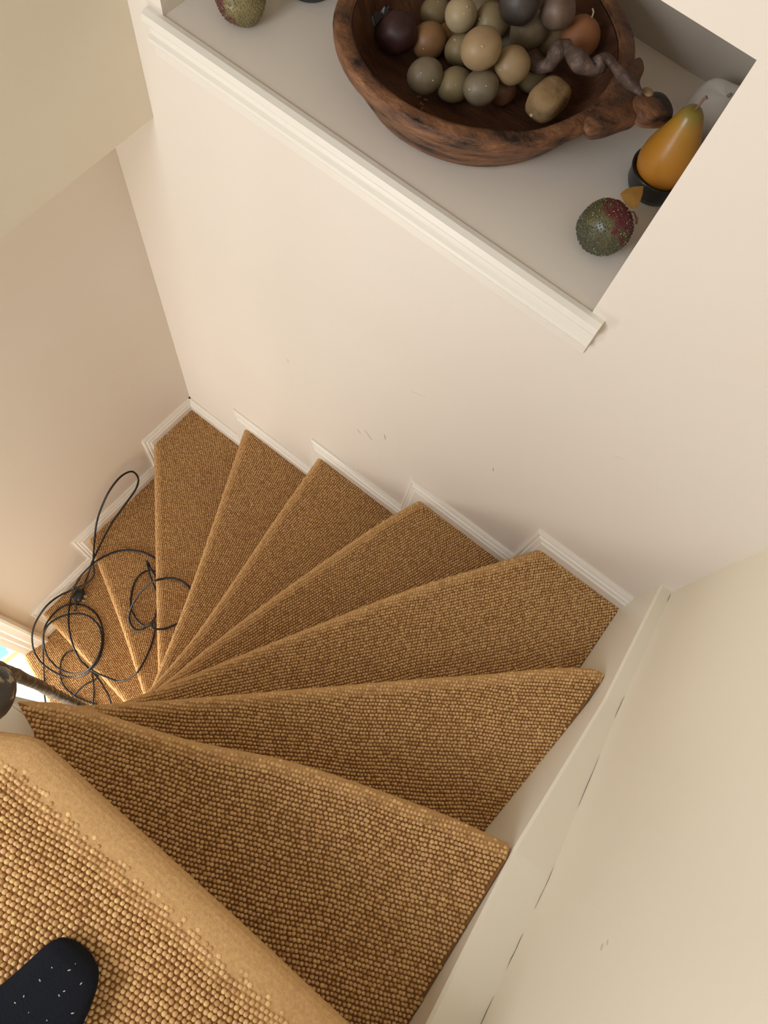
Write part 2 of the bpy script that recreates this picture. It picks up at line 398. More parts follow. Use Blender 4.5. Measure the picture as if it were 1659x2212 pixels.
# ------------------------------------------------------------------ skirting boards that step with the treads
PROF = [(0.0, 0.0), (0.0, 0.009), (0.007, 0.013), (0.014, 0.012), (0.018, 0.018), (0.028, 0.020), (0.034, 0.025), (0.082, 0.025), (0.082, 0.0)]
def ribbon(parent, path, to3, side):
    """moulded strips along a stepped line in a wall; each straight run is its own mitred piece"""
    n = len(path); V2 = [Vector(p) for p in path]; mit = []
    for i in range(n):
        t0 = (V2[i]-V2[i-1]).normalized() if i else None; t1 = (V2[i+1]-V2[i]).normalized() if i < n-1 else None
        if t0 is None: t0 = t1
        if t1 is None: t1 = t0
        n0 = Vector((-t0.y, t0.x))*side; n1 = Vector((-t1.y, t1.x))*side
        mm = (n0+n1).normalized(); mit.append(mm/max(0.2, mm.dot(n0)))
    for i in range(n-1):
        bm = bmesh.new(); ends = []
        for j in (i, i+1): ends.append([bm.verts.new(to3(*(V2[j]+mit[j]*w_), pr)) for w_, pr in PROF])
        m_ = len(PROF)
        for a in range(m_): bm.faces.new((ends[0][a], ends[0][(a+1) % m_], ends[1][(a+1) % m_], ends[1][a]))
        bm.faces.new(ends[0]); bm.faces.new(ends[1][::-1])
        child('skirting_strip', bm_mesh('skirting_strip', bm), M['trim'], parent)
bb = tag(empty('baseboard_back', P(0, 1, zt(7))), 'white moulded skirting stepping down the niche wall', 'skirting', kind='structure')
sk = lambda k: zt(k)+0.078
path = [(0.528, sk(3)), (0.160, sk(3)), (0.160, sk(4)), (-0.292, sk(4)), (-0.292, sk(5)), (-0.748, sk(5)), (-0.748, sk(6)-0.008), (-1.196, sk(6)-0.012), (-1.196, sk(7)), (xw(1)+0.0, sk(7))]
ribbon(bb, path, lambda a, z, pr: P(a, 1.0-pr, z), 1)
bm = bmesh.new(); add_box(bm, (0.5283, 0.976, zt(3)+0.004), (0.5305, 0.9995, zt(3)+0.072))
child('end_gap', bm_mesh('end_gap', bm), M['crack'], bb)
bl = tag(empty('baseboard_left', P(-1.53, 0.5, zt(9))), 'white moulded skirting stepping down the wall beside the black cable', 'skirting', kind='structure')
path = [(-1.0, sk(7)), (-0.675, sk(7)), (-0.675, sk(8)), (-0.122, sk(8)), (-0.122, sk(9)), (0.275, sk(9)), (0.275, sk(10)), (0.345, sk(10))]
ribbon(bl, path, lambda a, z, pr: P(xw(-a)+pr, -a, z), -1)
# door casing at the end of the left wall
dc = tag(empty('door_1', P(-1.55, -0.4, zt(10))), 'white moulded door casing at the foot of the stair', 'door frame', kind='structure')
def post_profile(name, y0, y1, prof, z0, z1):
    bm = bmesh.new(); n = len(prof); rows = []
    for z in (z0, z1): rows.append([bm.verts.new(P(xw(y0+(y1-y0)*a)+p, y0+(y1-y0)*a, z)) for a, p in prof])
    for i in range(n): bm.faces.new((rows[0][i], rows[0][(i+1) % n], rows[1][(i+1) % n], rows[1][i]))
    bm.faces.new(rows[0]); bm.faces.new(rows[1][::-1])
    return child(name, bm_mesh(name, bm), M['trim'], dc)
CP = [(0, -0.02), (0, 0.035), (0.10, 0.045), (0.22, 0.045), (0.27, 0.030), (0.55, 0.026), (0.62, 0.020), (0.80, 0.020), (0.86, 0.014), (1.0, 0.014), (1.0, -0.02)]
post_profile('casing', -0.335, -0.455, CP, zt(10)-0.02, -1.56)
post_profile('jamb', -0.455, -0.475, [(0, -0.30), (0, 0.010), (1, 0.010), (1, -0.30)], zt(10)-0.3, -1.56)

# ------------------------------------------------------------------ moulding under the niche
bm = bmesh.new()
MP = [(-1.186, 0.0), (-1.185, 0.012), (-1.190, 0.025), (-1.205, 0.028), (-1.210, 0.024), (-1.218, 0.016), (-1.230, 0.011), (-1.244, 0.011), (-1.249, 0.020), (-1.257, 0.022), (-1.262, 0.019), (-1.266, 0.006), (-1.302, 0.005), (-1.304, 0.0)]
rows = [[bm.verts.new(P(x, 1.0-p, z)) for z, p in MP] for x in (-1.235, -0.044)]
n = len(MP)
for i in range(n): bm.faces.new((rows[0][i], rows[0][(i+1) % n], rows[1][(i+1) % n], rows[1][i]))
bm.faces.new(rows[0]); bm.faces.new(rows[1][::-1])
tag(link('trim_2', bm_mesh('trim_2', bm), M['trim']), 'white ledge moulding along the front of the niche', 'moulding', kind='structure')

# ------------------------------------------------------------------ scuffs and cracks in the paint
def strip(name, pts, wid, mt, parent):
    bm = bmesh.new(); tube(bm, catmull(pts, 5), lambda t: wid*(0.25+0.75*math.sin(math.pi*min(1, max(0, t)))), 5)
    return child(name, bm_mesh(name, bm), mt, parent)
def on_back(px, py):
    d = R.T @ np.array(((px-CX)/FPX, (py-CY)/FPX, 1.0)); d = d/d[1]; return P(d[0], 1.0, d[2])
def on_right(px, py):
    d = R.T @ np.array(((px-CX)/FPX, (py-CY)/FPX, 1.0)); d = d*(0.553/d[0]); return P(*d)
for pts, w_, mt in ([[(888, 842), (900, 850), (922, 858)], 0.0008, 'scuff_light'], [[(771, 926), (776, 932), (780, 937)], 0.0009, 'scuff'], [[(788, 928), (796, 940), (804, 951)], 0.0010, 'scuff'],
                    [[(1065, 1010), (1066, 1018)], 0.0010, 'scuff'], [[(1322, 985), (1338, 988), (1356, 999)], 0.0005, 'scuff_light'], [[(830, 938), (833, 950)], 0.0015, 'scuff_light'], [[(620, 775), (624, 783)], 0.0010, 'scuff_light']):
    strip('scuff_mark', [on_back(*p) for p in pts], w_, M[mt], wall_back)
for (a, b), ry, rz in (((1300, 2046), 0.0045, 0.0022), ((1312, 2036), 0.004, 0.0016)):
    bm = bmesh.new(); ball(bm, on_right(a, b), 0.0004, ry, rz, 12, 8, Matrix.Rotation(-0.7, 3, 'X'))
    child('scuff_mark', bm_mesh('scuff_mark', bm, True), M['scuff_smudge'], wall_right)
def string_top(y):
    for (y1, x1, z1), (y2, x2, z2) in zip(SX, SX[1:]):
        if y2 <= y <= y1: return z1+(z2-z1)*(y1-y)/(y1-y2)
for y0, y1 in ((0.96, 0.99), (0.55, 0.62), (0.30, 0.44), (0.07, 0.16), (-0.05, 0.02), (-0.2, -0.10)):
    pts = [P(0.5527+rnd.uniform(-0.001, 0.0004), y0+(y1-y0)*i/4, string_top(y0+(y1-y0)*i/4)+0.001) for i in range(5)]
    strip('paint_crack', pts, 0.00035, M['crack'], wall_right)

# ------------------------------------------------------------------ wooden bowl
BC = (-0.583, 1.315); bz = NZ0
bowl = tag(empty('wooden_bowl', P(BC[0], BC[1], bz)), 'large carved brown wooden bowl with a knobbed handle, standing in the niche', 'bowl')
def wob(a, r, z):
    v = noise.noise(Vector((math.cos(a)*1.3, math.sin(a)*1.3, z*6)))
    e = 1.0-0.035*math.cos(2*(a+0.5))
    return 1.0+0.018*v-(1-e), 0.006*noise.noise(Vector((math.cos(a)*2, math.sin(a)*2, 3)))*(1 if z > 0.05 else 0)
prof = [(0.0, 0.002), (0.10, 0.0), (0.146, 0.002), (0.160, 0.014), (0.174, 0.036), (0.184, 0.058), (0.1855, 0.0625), (0.186, 0.064), (0.195, 0.068), (0.2000, 0.074), (0.2010, 0.083), (0.1990, 0.0895), (0.1960, 0.0915), (0.1860, 0.0925), (0.1800, 0.0915), (0.1770, 0.087)]
bm = bmesh.new(); lathe(bm, P(BC[0], BC[1], bz), prof, 72, wob)
child('bowl_body', bm_mesh('bowl_body', bm, True), M['wood'], bowl)
bm = bmesh.new(); lathe(bm, P(BC[0], BC[1], bz), [(0.1765, 0.086), (0.170, 0.070), (0.160, 0.045), (0.146, 0.029), (0.12, 0.0225), (0.06, 0.0205), (0.0, 0.020)], 72, wob)
child('bowl_hollow', bm_mesh('bowl_hollow', bm, True), M['wood_in'], bowl)
def slab(pts, z0, z1, bev, shrink=0.85):
    bm = bmesh.new(); c = Vector((sum(p[0] for p in pts)/len(pts), sum(p[1] for p in pts)/len(pts)))
    n = len(pts); rows = []
    for z, s in ((z0, shrink*0.94), (z0+bev, shrink), (z1-bev, 1.0), (z1-bev*0.4, 0.985), (z1, 0.93)):
        rows.append([bm.verts.new(P(BC[0]+c.x+(p[0]-c.x)*s, BC[1]+c.y+(p[1]-c.y)*s, z)) for p in pts])
    for a, b in zip(rows, rows[1:]):
        for i in range(n): bm.faces.new((a[i], a[(i+1) % n], b[(i+1) % n], b[i]))
    bm.faces.new(rows[0][::-1]); bm.faces.new(rows[-1]); return bm
lug = [(v.x, v.y) for v in catmull([(a, b, 0) for a, b in [(0.262, 0.115), (0.268, 0.163), (0.292, 0.142), (0.303, 0.105), (0.325, 0.075), (0.352, 0.050), (0.352, 0.025), (0.338, -0.004), (0.322, -0.040), (0.305, -0.068), (0.288, -0.080), (0.270, -0.06), (0.274, 0.02)]], 4, True)]
child('handle_lug', bm_mesh('handle_lug', slab(lug, -1.088, -1.046, 0.012, 0.86), True), M['wood'], bowl)
bm = bmesh.new()
ball(bm, P(BC[0]+0.360, BC[1]+0.056, -1.052), 0.0285, 0.0255, 0.0145, 32, 18, Matrix.Rotation(0.9, 3, 'Z'), lambda d: 0.94/((abs(d.x)**3+abs(d.y)**3+abs(d.z)**3)**(1/3))*(1+0.06*noise.noise(d*1.7)))
knob = child('handle_knob', bm_mesh('handle_knob', bm, True), M['wood'], bowl)
bm = bmesh.new(); ball(bm, P(BC[0]+0.335, BC[1]+0.062, -1.029), 0.008, 0.007, 0.0035, 14, 8)
m = mat('pale_resin', (0.33, 0.22, 0.11), 0.5); child('resin_patch', bm_mesh('resin_patch', bm, True), m, knob)

# ------------------------------------------------------------------ fruit in the bowl
def fruit_mat(name, a, b, rough=0.45):
    m = mat(name, a, rough, 0.4); v = coords(m)
    n, r = noise_col(m, [(0.3, a), (0.68, b)], 38, 4); bump(m, 90, 0.12, 0.002); return m
FM = {
 'tan': fruit_mat('tan_skin', (0.33, 0.22, 0.115), (0.40, 0.28, 0.15)), 'olive': fruit_mat('olive_skin', (0.22, 0.17, 0.085), (0.29, 0.22, 0.115)),
 'grey': fruit_mat('grey_olive_skin', (0.17, 0.135, 0.085), (0.24, 0.19, 0.12)), 'brown': fruit_mat('brown_skin', (0.24, 0.12, 0.05), (0.32, 0.18, 0.085)),
 'pale': fruit_mat('pale_skin', (0.40, 0.31, 0.175), (0.48, 0.38, 0.22)), 'orange': fruit_mat('orange_brown_skin', (0.32, 0.13, 0.05), (0.36, 0.155, 0.065), 0.6),
 'dark': fruit_mat('dark_skin', (0.045, 0.035, 0.030), (0.085, 0.065, 0.055)), 'plum': fruit_mat('plum_skin', (0.13, 0.075, 0.05), (0.22, 0.15, 0.105)), 'umber': fruit_mat('umber_skin', (0.14, 0.065, 0.032), (0.19, 0.09, 0.045)),
 'onion': fruit_mat('onion_skin', (0.025, 0.010, 0.009), (0.065, 0.024, 0.020), 0.5)}
M['scar'] = mat('pale_scar', (0.55, 0.45, 0.28), 0.6)
FR = [  # colour, x, y, z, r, stretch, label
 ('brown', -0.697, 1.279, -1.120, 0.0355, 1.08, 'glossy brown dried fruit with a nub, beside the dark onion in the wooden bowl'),
 ('grey', -0.636, 1.179, -1.107, 0.0345, 1.12, 'grey olive dried fruit nearest the bowl\'s left front rim'),
 ('olive', -0.585, 1.219, -1.121, 0.0340, 1.15, 'olive dried fruit, middle one of the front three in the bowl'),
 ('grey', -0.526, 1.217, -1.090, 0.0345, 1.08, 'grey dried fruit with pale flecks, right one of the front three in the bowl'),
 ('tan', -0.553, 1.230, -1.027, 0.0385, 1.10, 'large tan dried fruit lying on top of the pile in the bowl'),
 ('olive', -0.631, 1.308, -1.120, 0.0335, 1.12, 'olive dried fruit half hidden behind the large tan one'),
 ('tan', -0.501, 1.281, -1.063, 0.0360, 1.08, 'smooth tan brown dried fruit left of the twisted root'),
 ('pale', -0.655, 1.317, -1.061, 0.0325, 1.05, 'pale yellow dried fruit at the top left of the pile'),
 ('olive', -0.736, 1.359, -1.123, 0.0320, 1.10, 'olive dried fruit left of the pale yellow one, cut by the picture\'s top'),
 ('olive', -0.610, 1.373, -1.083, 0.0362, 1.06, 'dull olive dried fruit right of the pale yellow one'),
 ('grey', -0.537, 1.406, -1.078, 0.0380, 1.08, 'greyish dried fruit with two pale scars, beside the dark wrinkled lump'),
 ('olive', -0.501, 1.457, -1.105, 0.0310, 1.15, 'small olive dried fruit between the scarred one and the orange brown ball'),
 ('orange', -0.447, 1.471, -1.080, 0.0420, 1.02, 'matt orange brown round fruit with a short stem in the bowl'),
 ('olive', -0.670, 1.450, -1.123, 0.0325, 1.0, 'olive dried fruit at the picture\'s top edge behind the pile'),
 ('grey', -0.586, 1.427, -1.125, 0.0300, 1.0, 'shaded grey dried fruit deep in the pile left of the scarred one'),
 ('umber', -0.506, 1.282, -1.126, 0.0290, 1.1, 'dark brown dried fruit under the smooth tan one'),
 ('olive', -0.483, 1.355, -1.123, 0.0320, 1.1, 'shaded olive dried fruit beneath the twisted root'),
 ('brown', -0.682, 1.335, -1.130, 0.0250, 1.0, 'small dark brown dried fruit deep between its neighbours'),
 ('dark', -0.562, 1.370, -1.009, 0.0440, 0.9, 'dark grey wrinkled lump at the picture\'s top in the bowl'),
 ('plum', -0.497, 1.426, -1.023, 0.0355, 1.0, 'purplish brown fruit above the orange brown ball'),
]
for i, (c, x, y, z, r_u, st, lab) in enumerate(FR):
    o = tag(empty('dried_fruit', P(x, y, z-r_u)), lab, 'fruit', 'dried fruit piled in the wooden bowl')
    r_m = r_u*U; rot = Matrix.Rotation(rnd.uniform(-0.5, 0.5), 3, 'X') @ Matrix.Rotation(rnd.uniform(-0.5, 0.5), 3, 'Y')
    sd = Vector((i*3.1, i*1.7, 0)); amp = 0.09 if c in ('dark', 'plum') else 0.035
    fn = lambda d: 1.0+amp*noise.noise(d*1.4+sd)+(0.10*max(0, -d.z+0.2*d.x-0.55) if i == 0 else 0)
    bm = bmesh.new(); rot2 = (Matrix.Rotation(-0.35, 3, 'Z') @ rot)
    ball(bm, P(x, y, z), r_m*0.97, r_m*st, r_m*0.99, 28, 18, rot2, fn)
    child('fruit_skin', bm_mesh('fruit_skin', bm, True), FM[c], o)
    if c in ('olive', 'grey', 'tan', 'pale', 'brown') and i < 12:
        for s in range(1+i % 2):
            cd = (P(0, 0, 0)-P(x, y, z)).normalized()
            d = (cd+Vector((rnd.uniform(-.7, .7), rnd.uniform(-.7, .7), rnd.uniform(-.4, .4)))).normalized()
            bm = bmesh.new(); k_ = fn(rot2.inverted() @ d); l = rot2.inverted() @ d
            p = P(x, y, z)+rot2 @ Vector((l.x*r_m*0.97*k_, l.y*r_m*st*k_, l.z*r_m*0.99*k_))
            q_s = rnd.uniform(0.5, 1.3); ball(bm, p, 0.0018*q_s, 0.0012*q_s, 0.0009, 8, 6); child('pale_scar', bm_mesh('pale_scar', bm, True), M['scar'], o)
    if c == 'orange':
        bm = bmesh.new(); p = P(x, y, z)+Vector((0.003, 0.008, r_m*0.96))
        tube(bm, [p, p+Vector((-0.001, 0.002, 0.006)), p+Vector((-0.005, 0.004, 0.008))], 0.0011, 6)
        child('stem', bm_mesh('stem', bm, True), M['scar'], o)
# onion at the left of the bowl
o = tag(empty('dried_onion', P(-0.756, 1.223, -1.155)), 'dark purple dried onion with torn black skin against the bowl\'s left side', 'onion')
bm = bmesh.new(); rot = Matrix.Rotation(1.0, 3, 'Y')
ball(bm, P(-0.75, 1.232, -1.106), 0.027, 0.027, 0.031, 28, 18, rot, lambda d: 1+0.05*noise.noise(d*2)+0.12*max(0, -d.z-0.6))
child('onion_body', bm_mesh('onion_body', bm, True), FM['onion'], o)
M['onion_skin'] = mat('black_onion_husk', (0.018, 0.014, 0.012), 0.4)
bm = bmesh.new()
for s in range(7):
    a = s*0.8; b_ = P(-0.775, 1.222, -1.098)+Vector((0.004*math.cos(a), 0.012*math.sin(a), 0.012*math.cos(a*1.3)))
    vs = [bm.verts.new(b_+Vector(v)) for v in ((0, 0.006, 0.004), (-0.008, 0.004*math.sin(a), 0.012), (-0.011, -0.005, 0.004), (-0.004, -0.008, -0.003))]
    g_ = [bm.verts.new(v.co+Vector((0.0012, 0.0005, 0.0008))) for v in vs]
    bm.faces.new(vs); bm.faces.new(g_[::-1])
    for j in range(4): bm.faces.new((vs[j], vs[(j+1) % 4], g_[(j+1) % 4], g_[j]))
child('torn_husk', bm_mesh('torn_husk', bm), M['onion_skin'], o)
# potato-like block
px_ = at(1184, 215, -1.105); o = tag(empty('dried_root_piece', P(px_[0], px_[1], -1.155)), 'tan potato-shaped root piece in the bowl near the handle', 'root')
bm = bmesh.new()
d1 = Vector(P(*at(1225, 180, -1.105))-P(*at(1143, 250, -1.105))).normalized(); zz_ = Vector((0, 0, 1)); d2 = zz_.cross(d1)
rot = Matrix((d1, d2, zz_)).transposed()
def blocky(d):
    return 1.0/((abs(d.x)**3+abs(d.y)**3+abs(d.z)**3)**(1/3))*0.93+0.045*noise.noise(d*2.3)
ball(bm, P(*px_), 0.035, 0.0245, 0.0225, 32, 20, rot, blocky)
m = mat('root_skin', (0.3, 0.2, 0.1), 0.75, 0.2); noise_col(m, [(0.28, (0.10, 0.06, 0.03)), (0.42, (0.30, 0.19, 0.09)), (0.7, (0.42, 0.28, 0.14))], 40, 6); bump(m, 120, 0.4, 0.003, 5)
child('root_skin', bm_mesh('root_skin', bm, True), m, o)
c_ = P(*at(1148, 249, -1.09)); bm = bmesh.new(); ball(bm, c_, 0.0028, 0.0028, 0.002, 10, 6); child('pale_eye', bm_mesh('pale_eye', bm, True), M['scar'], o)
# twisted dried vine
pts = [(1140, 128, -1.085), (1160, 143, -1.08), (1185, 140, -1.065), (1205, 112, -1.04), (1222, 100, -1.03), (1240, 122, -1.025), (1262, 142, -1.03), (1282, 152, -1.035), (1300, 133, -1.025), (1320, 135, -1.02), (1345, 165, -1.018), (1368, 188, -1.018), (1388, 200, -1.02)]
pth = catmull([P(*at(*p)) for p in pts], 6)
bm = bmesh.new()
tube(bm, pth, lambda t: (0.0105+0.002*math.sin(t*31))*(1.0 if t < 0.62 else 1.0-0.55*(t-0.62)/0.38)*(0.8+0.2*min(1, t*6)), 14)
for v in bm.verts: v.co += Vector((noise.noise(v.co*70), noise.noise(v.co*70+Vector((9, 0, 0))), noise.noise(v.co*70+Vector((0, 9, 0)))))*0.0035
m = mat('dried_vine', (0.1, 0.06, 0.045), 0.5, 0.4); noise_col(m, [(0.3, (0.065, 0.040, 0.032)), (0.6, (0.13, 0.085, 0.065)), (0.78, (0.24, 0.17, 0.12))], 60, 5, (1, 1, 1)); bump(m, 160, 0.6, 0.004, 4)
tag(link('dried_vine', bm_mesh('dried_vine', bm, True), m), 'twisted brown dried vine lying over the bowl\'s handle', 'vine')
# crumbs in the bowl
bm = bmesh.new()
for s in range(9):
    p = P(*at(907+rnd.uniform(-6, 8), 222+rnd.uniform(-14, 12), -1.135)); p.z = P(0, 0, -1.135).z+rnd.uniform(0, 0.004)
    tube(bm, [p, p+Vector((rnd.uniform(-.004, .004), rnd.uniform(-.004, .004), rnd.uniform(-.003, .003)))], 0.0011, 5)
tag(link('twig_crumbs', bm_mesh('twig_crumbs', bm), mat('twig', (0.22, 0.10, 0.045), 0.8)), 'small brown twig crumbs on the bowl\'s left inner side', 'twig', kind='stuff')

# ------------------------------------------------------------------ pear in a dark cup
PC = (-0.143, 1.358)
def dark_cup(name, c, lab, h=0.036):
    o = tag(empty(name, P(c[0], c[1], NZ0)), lab, 'cup')
    bm = bmesh.new(); lathe(bm, P(c[0], c[1], NZ0), [(0, 0), (0.030, 0.0), (0.034, 0.002), (0.0385, 0.012), (0.0405, h-0.004), (0.0412, h-0.001), (0.0398, h), (0.0380, h-0.001), (0.0370, 0.012), (0.031, 0.006), (0, 0.005)], 48)
    m = mat('dark_glaze', (0.012, 0.016, 0.017), 0.25, 0.5)
    cb = child('cup_body', bm_mesh('cup_body', bm, True), m, o)
    bm = bmesh.new(); lathe(bm, P(c[0], c[1], NZ0), [(0.0404, h-0.005), (0.0420, h-0.0035), (0.0422, h-0.0005), (0.0405, h+0.0006), (0.0395, h-0.001)], 48)
    child('cup_lip', bm_mesh('cup_lip', bm, True), m, cb); return o
dark_cup('cup', PC, 'small dark glazed cup holding the yellow pear')
pear = tag(empty('pear', P(PC[0], PC[1], NZ0+0.012)), 'smooth orange yellow pear standing in the dark cup', 'pear')
m = mat('pear_skin', (0.5, 0.25, 0.03), 0.3, 0.5)
g = nd(m, 'ShaderNodeNewGeometry'); sx_ = nd(m, 'ShaderNodeSeparateXYZ'); ln(m, g.outputs['Position'], sx_.inputs[0])
mr = nd(m, 'ShaderNodeMapRange'); zb_ = P(0, 0, NZ0).z
mr.inputs['From Min'].default_value = zb_+0.02; mr.inputs['From Max'].default_value = zb_+0.130; ln(m, sx_.outputs['Z'], mr.inputs['Value'])
r = ramp(m, [(0.0, (0.44, 0.165, 0.018)), (0.45, (0.47, 0.20, 0.022)), (0.82, (0.42, 0.21, 0.025)), (0.97, (0.24, 0.18, 0.035))]); ln(m, mr.outputs[0], r.inputs['Fac']); ln(m, r.outputs[0], bsdf(m).inputs['Base Color'])
bm = bmesh.new()
pp = [(0, 0.006), (0.014, 0.0075), (0.026, 0.014), (0.0335, 0.024), (0.0375, 0.036), (0.0385, 0.046), (0.037, 0.057), (0.033, 0.069), (0.0275, 0.081), (0.0225, 0.092), (0.0185, 0.102), (0.0150, 0.110), (0.0105, 0.1155), (0.005, 0.1175), (0, 0.117)]
pp = [(a, b*1.11) for a, b in pp]
lathe(bm, P(PC[0], PC[1], NZ0), pp, 40, lambda a, r, z: (1+0.03*noise.noise(Vector((math.cos(a), math.sin(a), z*20))), 0))
for v in bm.verts:
    h_ = max(0, (v.co.z-zb_-0.05)); v.co.x -= 0.6*h_*h_; v.co.y += 0.2*h_*h_
child('pear_skin', bm_mesh('pear_skin', bm, True), m, pear)
bm = bmesh.new(); b0 = P(PC[0], PC[1], NZ0)+Vector((-0.0035, 0.0012, 0.128))
tube(bm, catmull([b0, b0+Vector((0.0015, 0.0005, 0.008)), b0+Vector((0.002, 0.002, 0.0155)), b0+Vector((0.004, 0.003, 0.0195))], 4), lambda t: 0.0014+0.0012*t**3, 8)
child('stem', bm_mesh('stem', bm, True), mat('pear_stem', (0.22, 0.12, 0.08), 0.7), pear)
dark_cup('cup', at(668, -46, NZ0+0.02)[:2], 'dark glazed cup cut by the picture\'s top, left of the wooden bowl', 0.034)

# ------------------------------------------------------------------ white squash
SC_ = at(1577, 200, NZ0+0.098)[:2]
sq = tag(empty('white_squash', P(SC_[0], SC_[1], NZ0)), 'white ribbed squash in the niche corner behind the pear', 'squash')
m = mat('squash_skin', (0.72, 0.69, 0.65), 0.5, 0.35); bump(m, 50, 0.1, 0.002)
bm = bmesh.new()
def ribs(d):
    a = math.atan2(d.y, d.x); s = math.hypot(d.x, d.y)
    return (1+0.045*s*math.cos(5*a+0.6))*(1-0.34*max(0, d.z-0.55)**1.1*1.5)
ball(bm, P(SC_[0], SC_[1], NZ0+0.050), 0.046, 0.046, 0.033, 48, 28, Matrix.Rotation(0.12, 3, 'X'), ribs)
child('squash_body', bm_mesh('squash_body', bm, True), m, sq)
bm = bmesh.new(); b0 = P(SC_[0], SC_[1], NZ0+0.085); tube(bm, [b0, b0+Vector((0.001, 0, 0.004)), b0+Vector((0.002, -0.001, 0.008))], lambda t: 0.0030-0.0008*t, 8)
child('stem', bm_mesh('stem', bm, True), mat('squash_stem', (0.32, 0.27, 0.16), 0.7), sq)

# ------------------------------------------------------------------ beaded fruit
def beaded(name, c, r_u, stops, axis, lab, seed, glit=(0.30, 0.30, 0.12)):
    o = tag(empty(name, P(c[0], c[1], NZ0)), lab, 'fruit')
    ctr = P(*c); rr = r_u*U
    m = mat('beaded_skin', stops[0][1], 0.35, 0.6)
    v = nd(m, 'ShaderNodeNewGeometry'); dot = nd(m, 'ShaderNodeVectorMath', operation='DOT_PRODUCT'); sub = nd(m, 'ShaderNodeVectorMath', operation='SUBTRACT')
    sub.inputs[1].default_value = ctr; ln(m, v.outputs['Position'], sub.inputs[0]); ln(m, sub.outputs[0], dot.inputs[0]); dot.inputs[1].default_value = Vector(axis).normalized()/rr
    n = nd(m, 'ShaderNodeTexNoise'); n.inputs['Scale'].default_value = 75; n.inputs['Detail'].default_value = 5; ln(m, v.outputs['Position'], n.inputs['Vector'])
    ma = nd(m, 'ShaderNodeMath', operation='MULTIPLY_ADD'); ma.inputs[1].default_value = 0.42; ma.inputs[2].default_value = 0.0; ln(m, dot.outputs['Value'], ma.inputs[0])
    mb = nd(m, 'ShaderNodeMath', operation='MULTIPLY_ADD'); mb.inputs[1].default_value = 0.9; ln(m, n.outputs['Fac'], mb.inputs[0]); ln(m, ma.outputs[0], mb.inputs[2])
    r = ramp(m, stops); ln(m, mb.outputs[0], r.inputs['Fac']); ln(m, r.outputs[0], bsdf(m).inputs['Base Color'])
    sd = Vector((seed, seed*2, 0))
    fn = lambda d: 1.0+0.07*noise.noise(d*1.1+sd)-0.10*max(0, -d.y-0.25*d.x-0.78)*4*(1 if seed == 1 else 0)
    bm = bmesh.new(); ball(bm, ctr, rr*0.98, rr*0.98, rr*0.98, 28, 18, None, fn)
    body = child('fruit_body', bm_mesh('fruit_body', bm, True), m, o)
    bm = bmesh.new(); N = 900
    for i in range(N):
        z = 1-2*(i+0.5)/N; a = i*2.39996; s = math.sqrt(1-z*z); d = (Vector((s*math.cos(a), s*math.sin(a), z))+Vector((rnd.gauss(0, .03), rnd.gauss(0, .03), rnd.gauss(0, .03)))).normalized()
        ball(bm, ctr+d*rr*0.98*fn(d), *([0.00120*rnd.uniform(0.7, 1.25)]*3), 6, 4)
    b = child('seed_beads', bm_mesh('seed_beads', bm, True), m, o); b['kind'] = 'stuff'
    gm = mat('glitter_bead', glit, 0.25, 0.8); bm = bmesh.new()
    for i in range(150):
        d = Vector((rnd.gauss(0, 1), rnd.gauss(0, 1), rnd.gauss(0.3, 1))).normalized(); ball(bm, ctr+d*rr*1.0*fn(d), *([0.00085*rnd.uniform(0.6, 1.3)]*3), 6, 4)
    b = child('glitter', bm_mesh('glitter', bm, True), gm, o); b['kind'] = 'stuff'
    return o
gc = at(1307, 492, NZ0+0.055)
o = beaded('beaded_fruit', gc, 0.0535, [(0.0, (0.05, 0.055, 0.03)), (0.42, (0.085, 0.08, 0.04)), (0.55, (0.11, 0.10, 0.035)), (0.62, (0.10, 0.05, 0.035)), (0.72, (0.14, 0.012, 0.02)), (1.0, (0.10, 0.012, 0.025))], (0.45, 0.55, 0.6), 'beaded dark green fruit with a red patch beside the dark cup', 1)
s0 = P(*at(1362, 456, NZ0+0.06)); bm = bmesh.new()
tube(bm, [s0+Vector((-0.006, -0.006, -0.004)), s0+Vector((0.004, 0.002, 0)), s0+Vector((0.013, -0.001, -0.004)), s0+Vector((0.016, -0.006, -0.006))], lambda t: 0.0012+0.0008*(t > 0.6), 7)
child('twig', bm_mesh('twig', bm), mat('twig_pale', (0.35, 0.25, 0.17), 0.8), o)
bm = bmesh.new()
LP = [(1340, 418), (1352, 408), (1370, 403), (1390, 402), (1388, 420), (1381, 440), (1373, 450), (1362, 447), (1350, 436)]
up_ = [P(*at(a, b, NZ0+0.095)) for a, b in LP]; mid = sum((Vector(v) for v in up_), Vector())/len(up_)
mid.z += 0.002
tp = [bm.verts.new(v) for v in up_]; bt = [bm.verts.new(v-Vector((0, 0, 0.0012))) for v in up_]; mt_ = bm.verts.new(mid); mb_ = bm.verts.new(mid-Vector((0, 0, 0.0014)))
for i in range(len(tp)):
    j = (i+1) % len(tp); bm.faces.new((tp[i], tp[j], mt_)); bm.faces.new((bt[j], bt[i], mb_)); bm.faces.new((tp[j], tp[i], bt[i], bt[j]))
m = mat('dry_leaf', (0.42, 0.22, 0.05), 0.6); noise_col(m, [(0.3, (0.36, 0.18, 0.035)), (0.7, (0.44, 0.24, 0.06))], 80)
lf = child('leaf', bm_mesh('leaf', bm), m, o); lf['label'] = 'orange dried leaf'
beaded('beaded_fruit', at(519, -10, NZ0+0.052), 0.056, [(0.0, (0.10, 0.02, 0.02)), (0.40, (0.13, 0.035, 0.03)), (0.50, (0.19, 0.15, 0.06)), (1.0, (0.26, 0.22, 0.10))], (0.9, 0.2, 0.35), 'beaded gold and red fruit at the left end of the niche', 2)

